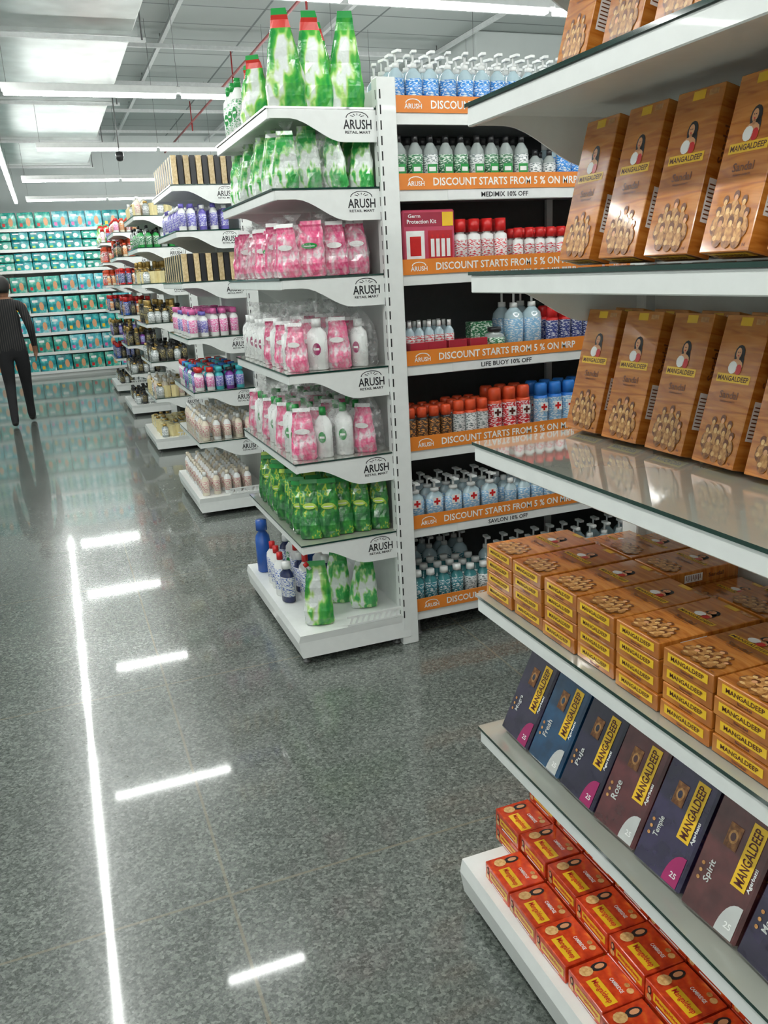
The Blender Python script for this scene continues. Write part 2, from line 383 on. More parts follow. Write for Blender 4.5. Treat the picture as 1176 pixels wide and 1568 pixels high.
def endcap(y0, y1, near=True):
    g = G()
    for yc in (y0, y1):
        g.rbox(1.165, 1.235, yc-.028, yc+.028, 0, 2.14, WHITE, .003)
    for k in range(40):
        g.box(1.172, 1.177, y0-.0288, y0-.027, .12+k*.05, .15+k*.05, SLOT)
    for k in range(40):
        g.box(1.1645, 1.166, y0-.012, y0-.007, .12+k*.05, .15+k*.05, SLOT)
    g.box(1.19, 1.21, y0+.028, y1-.028, .1, 2.12, PANEL)
    for z in LV:
        g.box(XF, 1.189, y0, y1, z-.02, z-.0065, WHITE)
        g.rbox(XF-.006, XF+.006, y0-.002, y1+.002, z-.040, z-.0065, WHITE, .002)
        x0, x1, a, b = XF-.010, 1.187, y0-.006, y1+.006
        V = [(x0,a,z-.0065),(x1,a,z-.0065),(x1,b,z-.0065),(x0,b,z-.0065),(x0,a,z),(x1,a,z),(x1,b,z),(x0,b,z)]
        g.add(V, [(0,3,2,1),(4,5,6,7),(0,1,5,4),(1,2,6,5),(2,3,7,6),(3,0,4,7)], [GREENEDGE, GLASSTOP]+[GREENEDGE]*4)
        bracket(g, y0-.004, y0, z); bracket(g, y1, y1+.004, z)
        logo(g, FY(1.095, y0-.0046, z-.055), .105)
    # base plinth with tapering toe
    bx = .715
    V = []
    for z, o in ((.035, .0), (.10, -.012), (.13, -.004)):
        V += [(bx+.02+o, y0-.03-o*.4, z), (1.2, y0-.03-o*.4, z), (1.2, y1+.03+o*.4, z), (bx+.02+o, y1+.03+o*.4, z)]
    F = [(3,2,1,0), (8,9,10,11)]
    for k in (0, 4):
        for i in range(4): j = (i+1) % 4; F.append((k+i, k+j, k+4+j, k+4+i))
    g.add(V, F, WHITE)
    for fx in (.76, 1.15):
        for fy in (y0+.01, y1-.01):
            g.loft([(0, .016, .016), (.008, .016, .016), (.01, .008, .008), (.04, .008, .008)], GREYF, n=10, M=Matrix.Translation((fx, fy, 0)))
    # slotted guard rail along near end of the plinth
    for zz in (.131, .165): g.box(.93, 1.16, y0-.028, y0-.022, zz, zz+.008, WHITE)
    for k in range(9):
        x = .935+k*.025
        g.add([(x, y0-.026, .137), (x+.010, y0-.026, .137), (x+.022, y0-.026, .166), (x+.012, y0-.026, .166)], [(0,1,2,3)], WHITE)
    return g
def run(y0, y1, x1, strips=True, labels=None):
    g = G(); x0 = 1.238; yc = (y0+y1)/2; yf = y0+.02; yb = y1-.02
    g.box(x0, x1, yc-.012, yc+.012, .03, 2.12, DARKPANEL if strips else PANEL)
    nb = int((x1-x0)/.9+.01)
    for i in range(nb+1):
        x = x0+i*.9
        if i: g.box(x-.015, x+.015, yc-.03, yc+.03, 0, 2.14, WHITE)
    for li, z in enumerate(LV+[BZ]):
        dz = z-.006
        for a, b, fr in ((yf, yc-.012, yf), (yc+.012, yb, None)):
            g.box(x0, x1, a, b, dz-.02, dz, WHITE)
        g.rbox(x0, x1, yf-.008, yf, dz-.045, dz, WHITE, .0015); g.rbox(x0, x1, yb, yb+.008, dz-.045, dz, WHITE, .0015)
        if strips:
            for i in range(nb):
                xs = x0+.006+i*.9
                g.box(xs, xs+.885, yf-.013, yf-.009, dz-.006, dz+.050, ORANGE)
                M = FY(xs+.07, yf-.0136, dz+.015)
                g.text('ARUSH', .068, .017, INKW, M)
                V = []; n = 8
                for q in range(n+1):
                    aa = math.pi*q/n; V += [(.03*math.cos(aa), .010+.015*math.sin(aa), 0), (.026*math.cos(aa), .010+.012*math.sin(aa), 0)]
                g.add(V, [(2*q, 2*q+2, 2*q+3, 2*q+1) for q in range(n)], INKW, M)
                g.text('DISCOUNT STARTS FROM 5 % ON MRP', .62, .028, INKW, FY(xs+.14+.31, yf-.0136, dz+.021))
                if labels and labels[li][i % 2]:
                    st = labels[li][i % 2]
                    g.box(xs+.20, xs+.68, yf-.0100, yf-.0085, dz-.042, dz-.009, WHITE2)
                    g.text(st, .018*len(st)*.75, .018, BLACK, FY(xs+.44, yf-.0106, dz-.026))
    for i in range(nb+1):
        for fy in (yf+.03, yb-.03):
            g.loft([(0, .016, .016), (.008, .016, .016), (.01, .008, .008), (.1, .008, .008)], GREYF, n=8, M=Matrix.Translation((x0+.03+i*.885, fy, 0)))
    return g

YS = [(.62, 1.52), (3.0, 3.9), (5.38, 6.28), (7.76, 8.66), (10.14, 11.04), (12.5, 13.4)]
for i, (a, b) in enumerate(YS): endcap(a, b).obj('endcap_shelf_unit')
labs = [('', ''), ('MEDIMIX 10% OFF', 'NYCIL 10% OFF'), ('', ''), ('LIFE BUOY 10% OFF', 'RACTO - V 10% OFF'), ('', ''), ('SAVLON 10% OFF', ''), ('', '')]
for i, (a, b) in enumerate(YS):
    run(a, b, 1.238+.9*(5 if i == 1 else 4), strips=(i == 1), labels=labs).obj('gondola_shelf')

def grid(g, tp, xs, ys, z, rot=0, jr=6, jp=.006, lean=0, pick=None, skip=0, jl=0, js=0):
    for i, x in enumerate(xs):
        for j, y in enumerate(ys):
            if skip and R(0, 1) < skip: continue
            t = tp if isinstance(tp, G) else (pick(i, j) if pick else random.choice(tp))
            g.merge(t, P(x+R(-jp, jp), y+R(-jp, jp), z+.001+(.002 if jl else 0), rot+R(-jr, jr), lean+R(-jl, jl), 1+R(-js, js)))
def rng(a, b, s): return list(np.arange(a, b+1e-6, s))

# ------------------------------------------------------------------ near unit: incense
SB = sandal_box(); FB = flat_sandal()
for z, xf, ya, n, sc in ((LV[1], .83, 1.27, 5, .90), (LV[2], .905, 1.36, 6, 1), (LV[3], .985, 1.45, 7, 1)):
    g = G()
    for k in range(n):
        y = ya-k*.125
        if y < .71: break
        for r in range(2):
            g.merge(SB, P(xf+r*.054+.018, y+R(-.004, .004), z+.0070, -90+R(-4, 4), 14, sc))
    g.obj('sandalwood_incense_boxes')
g = G()
for k in range(7):
    y = 1.455-k*.113
    for row in range(2):
        for c in range(4 if row == 0 else (4 if k % 3 else 3)):
            M = basis((0,-1,0), (0,0,-1), (1,0,0), (.79+row*.206+R(-.002, .003), y+R(-.003, .003), LV[4]+.0155+c*.0287))
            if row == 1: M = M @ Matrix.Scale(.80, 4, (0, 0, 1))
            g.merge(FB, M)
g.obj('stacked_incense_cartons')
dp = [dark_pack((.045, .03, .085), (.35, .3, .12), 'Mogra'), dark_pack((.015, .10, .24), (.45, .5, .5), 'Fresh', patch=SILV), dark_pack((.03, .022, .07), (.30, .32, .22), 'Puja'),
      dark_pack((.16, .03, .035), (.4, .45, .45), 'Rose', patch=SILV), dark_pack((.045, .03, .10), (.42, .3, .06), 'Temple'), dark_pack((.18, .045, .045), (.4, .45, .45), 'Spirit', patch=SILV)]
g = G()
for k in range(7):
    for r in range(3):
        g.merge(dp[k % 6], P(.815+r*.05, 1.43-k*.118+R(-.004, .004), LV[5]+.0060, -90+R(-3, 3), 25))
g.obj('incense_stick_packets')
RB = red_box(); g = G()
for k in range(7):
    y = 1.415-k*.1135
    for r in range(4):
        for c in range(1+r):
            g.merge(RB, P(.752+r*.0955+R(-.002, .002), y+R(-.002, .002), BZ+.001+c*.0432, -90+R(-1, 1)))
for r in range(1, 3):
    for c in range(r+1): g.merge(RB, P(.745+r*.0955, 1.5255, BZ+.001+c*.0432, -90))
g.obj('red_incense_cartons')

# ------------------------------------------------------------------ middle endcap products
PG = lcmat('pouch_green', [(.46, (.88, .93, .9)), (.52, (.55, .82, .25)), (.57, (.12, .55, .07)), (.68, (.02, .34, .06)), (.9, (.01, .22, .04))], sc=(20, 20, 7), zw=.42, rough=.2, coat=.5, bump=.7, bscale=32)
PGS = lcmat('pouch_green_small', [(.47, (.84, .9, .86)), (.53, (.40, .72, .25)), (.6, (.05, .42, .09)), (.8, (.02, .28, .05))], sc=(34, 34, 14), zw=.35, rough=.2, coat=.6, bump=.9, bscale=36)
PPK = lcmat('pouch_pink', [(.40, (.88, .74, .78)), (.48, (.85, .25, .40)), (.6, (.75, .07, .22)), (.74, (.85, .40, .50))], sc=(40, 40, 20), zw=.3, rough=.2, coat=.6, bump=.9, bscale=36)
PDG = lcmat('pouch_darkgreen', [(.44, (.012, .13, .03)), (.56, (.03, .24, .04)), (.64, (.05, .34, .05)), (.68, (.5, .62, .05)), (.74, (.05, .3, .05))], sc=(36, 36, 20), zw=.5, rough=.2, coat=.6, bump=.9, bscale=36)
REDLAB = mk('pouch_red_flash', (.65, .04, .03), .3)
LIME = mk('pouch_lime', (.55, .75, .12), .3)
tall = pouch(.135, .315, .07, PG, seal=GRN, taper=1.35, top=REDLAB, shear=-.15); tallb = pouch(.125, .31, .065, PG, seal=GRN, taper=1.3, shear=.12); tall2 = pouch(.112, .24, .06, PG, seal=GRN, taper=1.2, top=REDLAB, shear=-.3)
sm = pouch(.10, .20, .05, PGS, taper=.85, shear=.2); smb = pouch(.09, .185, .045, PGS, seal=WHITE2, taper=1.1, shear=-.3)
pk = pouch(.094, .19, .05, PPK, seal=WHITE2, taper=.7, label_=INKW); pk2 = pouch(.094, .18, .05, PPK, taper=.45, label_=GRN, shear=.2)
dg = pouch(.084, .225, .048, PDG, seal=GRN, taper=.45, label_=LIME); dg2 = pouch(.08, .21, .045, PDG, seal=LIME, taper=.8, shear=.3); dgb = pouch(.12, .265, .07, PG, cap=RED, seal=GRN, taper=.85); dgb2 = pouch(.115, .235, .06, PGS, seal=GRN, taper=.9, shear=.3)
LW = label('label_white_pink', (.85, .86, .86), (.75, .1, .25)); LG = label('label_white_green', (.86, .88, .86), (.05, .4, .12))
LBLU = label('label_white_blue', (.84, .86, .88), (.04, .12, .5))
LPLW = mk('label_plain_white', (.84, .86, .84), .3)
def oval(t, z, r, m1, m2):
    t.ell(0, z, .015, .022, -r, m1); t.quad(-.010, .010, z-.004, z+.004, -r-.0005, m2); return t
wb_g = oval(bottle(.215, .034, WHITE2, LPLW, GRN, flat=.7), .08, .0245, GRN, INKW); wb_w = oval(bottle(.20, .036, WHITE2, LPLW, WHITE2, flat=.7, capr=.5), .075, .026, PINK_, INKW)
wb_big = oval(bottle(.24, .036, WHITE2, LG, GRN, flat=.7), .09, .026, GRN, INKW); wb_r = bottle(.22, .034, WHITE2, LBLU, RED, flat=.7); bb = bottle(.27, .035, BLUE, BLUE, BLUE, capr=.8, caph=.18)
dk = bottle(.20, .034, mk('dark_bottle', (.02, .03, .10), .2), LBLU, WHITE2, flat=.7, capr=.6)
g = G()
for x, y, r, t in ((.870, 3.075, -22, tall), (.980, 3.095, -10, tall), (1.090, 3.075, -15, tallb), (.90, 3.21, -40, tallb), (1.04, 3.23, -30, tall)): g.merge(t, P(x, y, LV[0]+.003, r, R(-4, 3)))
for x, y, r in ((.845, 3.38, -35), (.94, 3.42, -45), (.855, 3.52, -50), (.97, 3.56, -40), (1.07, 3.45, -20)): g.merge(tall2, P(x, y, LV[0]+.003, r, R(-5, 5)))
grid(g, wb_big, [.83, .92, 1.01], [3.66, 3.75, 3.83], LV[0], -70)
g.obj('green_refill_pouches')
g = G(); grid(g, [sm, smb, sm], rng(.84, 1.12, .092), rng(3.06, 3.83, .08), LV[1], -30, 28, .012, jl=7, js=.08)
grid(g, bag(.22, .06, .045), rng(.86, 1.1, .13), rng(3.06, 3.8, .14), LV[1], -30, 30, .01)
g.obj('green_handwash_sachets')
bg = bag(.215, .062, .045)
g = G(); grid(g, [pk, pk2], rng(.835, 1.12, .082), rng(3.06, 3.83, .084), LV[2], -30, 28, .01, jl=7, js=.07)
grid(g, bg, rng(.85, 1.1, .115), rng(3.06, 3.8, .12), LV[2], -30, 30, .005)
g.obj('pink_handwash_sachets')
g = G()
for i, y in enumerate(rng(3.06, 3.83, .084)):
    for j, x in enumerate(rng(.83, 1.13, .082)):
        g.merge(wb_w if (i+j) % 2 or i > 4 else pk, P(x, y, LV[3]+.001, -35+R(-15, 15), 0, R(.93, 1.04)))
grid(g, bag(.24, .064, .048), rng(.85, 1.1, .12), rng(3.06, 3.8, .12), LV[3], -30, 30, .005); g.obj('pink_soap_bottle_packs')
g = G()
for i, y in enumerate(rng(3.06, 3.83, .084)):
    for j, x in enumerate(rng(.83, 1.13, .082)):
        g.merge(wb_g if (i+2*j) % 3 else pk, P(x, y, LV[4]+.001, -35+R(-15, 15), 0, R(.93, 1.04)))
grid(g, bag(.255, .064, .048), rng(.85, 1.1, .12), rng(3.06, 3.8, .12), LV[4], -30, 30, .005); g.obj('green_cap_bottle_packs')
g = G(); grid(g, [dg, dg2, dg], rng(.83, 1.12, .072), rng(3.06, 3.83, .08), LV[5], -25, 26, .008, jl=7, js=.08); g.obj('dark_green_sachets')
g = G()
for x, y, r, t in ((.84, 3.06, -20, dgb), (1.06, 3.14, -15, dgb2), (.98, 3.25, -25, dgb2)): g.merge(t, P(x, y, BZ+.003, r, R(-2, 4)))
grid(g, [wb_r, dk], [.79, .88, .97], [3.36, 3.45], BZ, -60, pick=lambda i, j: (dk, wb_r)[(i+j) % 2])
grid(g, [wb_r, wb_big], [.79, .88], [3.54, 3.62], BZ, -60)
g.merge(bb, P(.79, 3.80, BZ+.001)); g.merge(dk, P(.89, 3.74, BZ+.001)); g.merge(bb, P(.97, 3.66, BZ+.001))
g.obj('cleaning_liquid_bottles')

# ------------------------------------------------------------------ discount run products
LB = label('label_blue', (.03, .25, .70), (.75, .85, .9)); LBG = label('label_green_dark', (.02, .16, .06), (.7, .8, .7))
LBW = label('label_white_red', (.86, .86, .86), (.7, .03, .05)); LDB = label('label_navy', (.03, .05, .25), (.7, .72, .8))
LOR = label('label_orange_dark', (.08, .05, .04), (.8, .35, .08)); LBC = label('label_pale_blue', (.25, .5, .75), (.85, .88, .9))
LTL = label('label_teal', (.03, .22, .28), (.8, .85, .85)); LRD = label('label_red_white', (.62, .02, .03), (.9, .85, .85))
LPW = label('label_white_grey', (.82, .84, .84), (.15, .2, .2))
REDOR = mk('cap_orange_red', (.75, .09, .03), .3); BLUC = mk('cap_blue', (.03, .2, .65), .3); TEALB = mk('teal_bottle', (.05, .22, .24), .15, coat=.5)
pump = bottle(.195, .031, CLEARB, LB, WHITE2, pump=True, flat=.8, caph=.08)
g = G(); grid(g, pump, rng(1.28, 3.4, .068), [3.07, 3.14, 3.21, 3.28], LV[0]-.006, 0, 18, .004); g.obj('sanitizer_pump_bottles')
gb = bottle(.205, .029, CLEARG, LBG, BLKP, flat=.85, neck=.76, caph=.12); gb2 = bottle(.20, .03, CLEARB, LB, WHITE2, flat=.85); gw = bottle(.205, .029, CLEARG, LPW, BLKP, flat=.85, neck=.76, caph=.12); gs = bottle(.15, .026, CLEARG, LPW, BLKP, flat=.85)
for t in (gb, gw): t.quad(-.018, .018, .05, .085, -.029*.85*1.03, GRN); t.quad(-.013, .013, .06, .075, -.029*.85*1.05, INKW)
g = G(); grid(g, [gb], rng(1.275, 3.4, .064), [3.07, 3.14, 3.21], LV[1]-.006, 0, 10, .003, pick=lambda i, j: ((gw if i % 3 == 2 else gb) if i < 9 else gs) if i < 11 else (gb2 if i % 5 else gw)); g.obj('sanitizer_gel_bottles')
g = G()
kit = pbox(.215, .225, .1, mk('kit_pink', (.55, .07, .13), .25, coat=.4), .006)
kd = mk('kit_dark', (.35, .02, .05), .4)
kit.quad(-.1, .1, .165, .215, -.0506, kd); kit.text('Germ', .05, .013, INKW, FY(-.06, -.0514, .203)); kit.text('Protection Kit', .12, .015, INKW, FY(-.03, -.0514, .183))
kit.quad(-.095, -.02, .045, .15, -.0506, INKW); kit.quad(-.08, -.035, .06, .13, -.0510, RED); kit.quad(-.005, .095, .045, .15, -.0506, mk('kit_red', (.5, .02, .03), .3)); kit.quad(.055, .10, .165, .215, -.0512, YEL)
for k in range(4): kit.quad(.005+k*.022, .02+k*.022, .055, .12, -.0512, INKW); kit.quad(.008+k*.022, .017+k*.022, .12, .135, -.0512, RED)
g.merge(kit, P(1.375, 3.09, LV[2]-.005)); g.merge(kit, P(1.375, 3.2, LV[2]-.005)); g.obj('germ_protection_kits')
rc = bottle(.195, .028, WHITE2, LBW, RED, flat=.8, capr=.8, neck=.70, caph=.24); rc2 = bottle(.155, .023, WHITE2, LBW, RED, flat=.8, capr=.8, neck=.70, caph=.24)
g = G(); grid(g, rc, rng(1.52, 1.74, .058), [3.07, 3.14], LV[2]-.006, 0, 8, .002); grid(g, rc2, rng(1.775, 2.2, .049), [3.07, 3.13, 3.19], LV[2]-.006, 0, 8, .002)
grid(g, rc, rng(2.25, 3.4, .06), [3.07, 3.14], LV[2]-.006, 0, 8, .003); g.obj('red_cap_lotion_bottles')
sb = bottle(.165, .0205, CLEARB, LBW, WHITE2, flat=.9); gj = bottle(.12, .042, CLEARG, LBG, BLKP, capr=.7)
pb = bottle(.235, .04, CLEARB, LBC, WHITE2, pump=True, caph=.08); cr = can(.175, .026, RED, LDB, RED); cb = can(.195, .026, BLUE, LDB, RED)
g = G()
grid(g, sb, rng(1.27, 1.52, .044), [3.13, 3.18, 3.23], LV[3]-.006, 0, 8, .002)
fl = pbox(.08, .075, .05, mk('soap_red_pack', (.42, .03, .05), .2, coat=.6))
grid(g, fl, [1.31, 1.40, 1.49, 1.58], [3.065], LV[3]-.006); g.merge(gj, P(1.67, 3.085, LV[3]-.005))
tin = pbox(.10, .13, .05, LBG); g.merge(tin, P(1.645, 3.17, LV[3]-.005))
grid(g, pb, [1.765, 1.855], [3.10, 3.20], LV[3]-.006); g.obj('antiseptic_lotion_bottles')
g = G(); grid(g, [cr], rng(1.93, 2.05, .056), [3.07, 3.14], LV[3]-.006); grid(g, cb, rng(2.10, 3.4, .058), [3.07, 3.14], LV[3]-.006); g.obj('deodorant_spray_cans')
oc = can(.155, .024, BLKP, LOR, REDOR); ow = can(.20, .031, REDOR, LRD, REDOR); bw = can(.20, .031, BLUC, LBC, BLUC); oc2 = can(.165, .026, REDOR, LPW, REDOR)
cross(ow, .031, .10, .014, INKB); cross(bw, .031, .10, .014, RED)
g = G(); grid(g, [oc], rng(1.275, 1.60, .054), [3.07, 3.13, 3.19], LV[4]-.006, 0, 5, .002, pick=lambda i, j: oc if i < 4 else oc2)
grid(g, ow, rng(1.66, 1.80, .068), [3.075, 3.15], LV[4]-.006, 0, 5, .002); grid(g, bw, rng(1.88, 2.12, .068), [3.075, 3.15], LV[4]-.006, 0, 5, .002)
grid(g, cb, rng(2.18, 3.4, .058), [3.07, 3.14], LV[4]-.006); g.obj('disinfectant_spray_cans')
hp = bottle(.165, .038, CLEARB, LBC, WHITE2, flat=.6, capr=.5, pump=True, caph=.07); cross(hp, .024, .085, .014, RED)
hq = bottle(.145, .028, CLEARB, LBC, WHITE2, flat=.7, capr=.5)
g = G(); grid(g, hp, rng(1.285, 1.66, .086), [3.07, 3.14, 3.22], LV[5]-.006, 0, 5, .002); grid(g, hq, rng(1.73, 3.4, .064), [3.07, 3.13, 3.2], LV[5]-.006, 0, 5, .003); g.obj('antiseptic_handwash_bottles')
tb = bottle(.165, .027, TEALB, LTL, WHITE2, flat=.9, capr=.7); tb2 = bottle(.21, .035, CLEARB, LTL, WHITE2, pump=True, caph=.08)
tb3 = bottle(.155, .027, TEALB, LPW, WHITE2, capr=.7)
g = G(); grid(g, [tb], rng(1.28, 1.60, .062), [3.07, 3.14, 3.21], BZ-.006, 0, 5, .002, pick=lambda i, j: tb if i < 4 else tb3); grid(g, tb2, rng(1.66, 3.4, .08), [3.08, 3.17], BZ-.006, 0, 8, .003)
grid(g, tb2, rng(1.28, 1.60, .08), [3.30, 3.38], BZ-.006)
g.obj('hand_gel_bottles')
# rear side of the near run seen through the gap
mar = pbox(.09, .13, .05, mk('maroon_pack', (.30, .03, .06), .3, coat=.4))
g = G(); grid(g, mar, rng(1.32, 3.6, .1), [1.42, 1.34], LV[4]-.006, 180, 3, .002); g.obj('maroon_cartons')
g = G(); grid(g, mar, rng(1.32, 3.6, .1), [1.42, 1.34], LV[5]-.006, 180, 3, .002); g.obj('maroon_cartons')

# ------------------------------------------------------------------ far endcap products
TAN = lcmat('tan_box', [(.4, (.55, .40, .2)), (.6, (.7, .55, .32))], rough=.35)
bt1 = pbox(.032, .165, .03, BLKP); bt2 = pbox(.032, .165, .03, TAN)
VIO = mk('violet_plastic', (.16, .13, .5), .3); CRM = mk('cream', (.78, .70, .56), .3); PNK = mk('pink_p', (.75, .15, .4), .3)
TRQ = mk('turquoise', (.05, .45, .5), .3); GLD = mk('gold_p', (.5, .33, .1), .25, metal=.5); PUR = mk('purple_p', (.2, .03, .3), .3)
LV1 = label('lab_violet', (.2, .18, .6), (.8, .8, .9)); LC1 = label('lab_cream', (.80, .72, .60), (.55, .15, .2)); LP1 = label('lab_pink', (.8, .2, .45), (.9, .85, .9)); LK1 = label('lab_black', (.02, .02, .03), (.6, .5, .2)); LT1 = label('lab_teal2', (.04, .4, .4), (.9, .9, .8)); LO1 = label('lab_orange', (.75, .25, .04), (.9, .85, .7))
vb = bottle(.16, .028, VIO, LV1, WHITE2, flat=.7, capr=.6); wv = bottle(.17, .028, WHITE2, LV1, VIO, flat=.7, capr=.6); pw = bottle(.18, .026, WHITE2, LP1, PNK, capr=.8, caph=.18)
jr = bottle(.15, .026, WHITE2, LT1, BLUC, capr=.9, caph=.2); jr2 = bottle(.15, .026, WHITE2, LP1, RED, capr=.9, caph=.2); jr3 = bottle(.15, .026, PUR, LV1, BLKP, capr=.9); jr4 = bottle(.15, .026, TRQ, LV1, TRQ, capr=.9, caph=.2)
cm = bottle(.165, .024, CRM, LC1, WHITE2, capr=.55, caph=.16, neck=.76); cmw = bottle(.165, .024, WHITE2, LC1, CRM, capr=.55, caph=.16, neck=.76)
kb = bottle(.17, .025, BLKP, LK1, BLKP, capr=.8); gk = can(.19, .024, GLD, LK1, GLD); oc_ = bottle(.16, .025, CRM, LO1, REDOR, capr=.8)
gr = bottle(.16, .03, GRN, LBG, BLKP, flat=.7); clr = bottle(.13, .03, CLEARG, LPW, GLD, capr=.6); yb = pbox(.05, .1, .05, mk('yellow_candle', (.75, .65, .35), .3))
X3 = rng(.825, 1.13, .064)
def lv(y0, items, name, sp=.075, rows=X3):
    for z, it in items:
        g = G(); grid(g, it, rows, rng(y0+.06, y0+.84, sp), z, -45, 12, .005); g.obj(name)
a = YS[2][0]
for z in (LV[0], LV[2]):
    g = G()
    for i, y in enumerate(rng(a+.05, a+.85, .05)):
        for j, x in enumerate(rng(.81, 1.15, .037)): g.merge(bt1 if (i+j) % 2 else bt2, P(x, y, z+.001, 0))
    g.obj('perfume_boxes')
lv(a, [(LV[1], [vb, wv, vb]), (LV[3], [pw, pw, wv])], 'shampoo_bottles')
g = G(); grid(g, [jr, jr2, jr3, jr4], X3, rng(a+.05, a+.85, .062), LV[4], -45, 10, .003); g.obj('hair_oil_bottles')
g = G(); grid(g, [cm, cmw], rng(.83, 1.13, .07), rng(a+.05, a+.85, .075), LV[5], -45, 10, .004); g.obj('cream_lotion_bottles')
g = G(); grid(g, [cm, cmw, cmw], rng(.79, 1.13, .07), rng(a+.05, a+.85, .075), BZ, -45, 10, .004); g.obj('cream_lotion_bottles')
lv(YS[3][0], [(LV[0], [clr, yb, cm]), (LV[1], [gr, gr, gw]), (LV[2], [clr, yb, gk]), (LV[3], [kb, clr, gk]), (LV[4], [clr, kb]), (LV[5], [clr, yb, cm]), (BZ, [yb, clr, yb])], 'assorted_toiletries', .085)
lv(YS[4][0], [(LV[0], [jr2, rc2, oc_]), (LV[1], [oc_, ow, kb]), (LV[2], [jr, oc_, cr]), (LV[3], [kb, cb, oc_]), (LV[4], [kb, gk, jr3]), (LV[5], [kb, clr]), (BZ, [clr, kb])], 'assorted_toiletries', .085)
lv(YS[5][0], [(LV[0], [rc, cr, tall2]), (LV[1], [ow, cr, oc_]), (LV[2], [oc_, ow]), (LV[3], [kb, oc_, cb]), (LV[4], [kb, gk, vb]), (LV[5], [kb, cb]), (BZ, [kb, clr])], 'assorted_toiletries', .085)

# ------------------------------------------------------------------ back wall rack
g = G(); Y0 = 15.75; BL = [.10, .42, .75, 1.08, 1.42, 1.78, 2.12, 2.44]
g.box(-4.2, 3.2, 16.28, 16.32, 0, 2.55, PANEL)
for z in BL:
    g.box(-4.2, 3.2, Y0, 16.28, z-.03, z, WHITE); g.box(-4.2, 3.2, Y0-.006, Y0, z-.04, z+.008, WHITE)
g.box(-4.2, 3.2, Y0+.03, 16.2, 0, .08, WHITE)
for x in rng(-4.2, 3.2, .925): g.box(x-.02, x+.02, 16.2, 16.28, 0, 2.6, WHITE)
g.obj('wall_shelf_rack')
DT = lcmat('diaper_teal', [(.36, (.01, .20, .24)), (.50, (.03, .42, .44)), (.62, (.10, .60, .58)), (.70, (.75, .85, .8))], sc=(11, 11, 11), rough=.25, coat=.3)
DG2 = lcmat('diaper_green', [(.36, (.01, .24, .20)), (.52, (.05, .48, .38)), (.64, (.3, .7, .55)), (.72, (.8, .82, .75))], sc=(12, 12, 12), rough=.25, coat=.3)
DP2 = lcmat('diaper_cyan', [(.36, (.03, .32, .42)), (.52, (.12, .58, .64)), (.64, (.5, .8, .82)), (.74, (.85, .3, .4))], sc=(12, 12, 12), rough=.25, coat=.3)
packs = []
for m, w, h, acc in ((DT, .26, .27, YEL), (DG2, .25, .26, RED), (DP2, .26, .27, PNK), (DT, .27, .14, LIME), (DG2, .27, .13, INKW)):
    p = G(); p.rbox(-w/2, w/2, -.07, .07, 0, h, m, .018, 2, smooth=True)
    p.ell(w*.16, h*.42, w*.14, h*.26, -.0712, SKINP if h > .2 else INKW); p.quad(-w*.38, -w*.04, h*.66, h*.8, -.0712, INKW); p.quad(-w*.38, -w*.2, h*.15, h*.35, -.0712, acc); packs.append(p)
for li, z in enumerate(BL):
    x = -4.05; g = G()
    while x < 3.0:
        if li in (5, 6):
            p = packs[3+(int(x*2) % 2)]; w = .275
            for q in range(2): g.merge(p, P(x+w/2, Y0+.09, z+.001+q*.141, R(-2, 2)))
        else:
            p = packs[(li+int(x+10)//1) % 3]; w = .265; g.merge(p, P(x+w/2, Y0+.09, z+.001, R(-3, 3)))
        x += w+.004
    g.obj('diaper_packs')

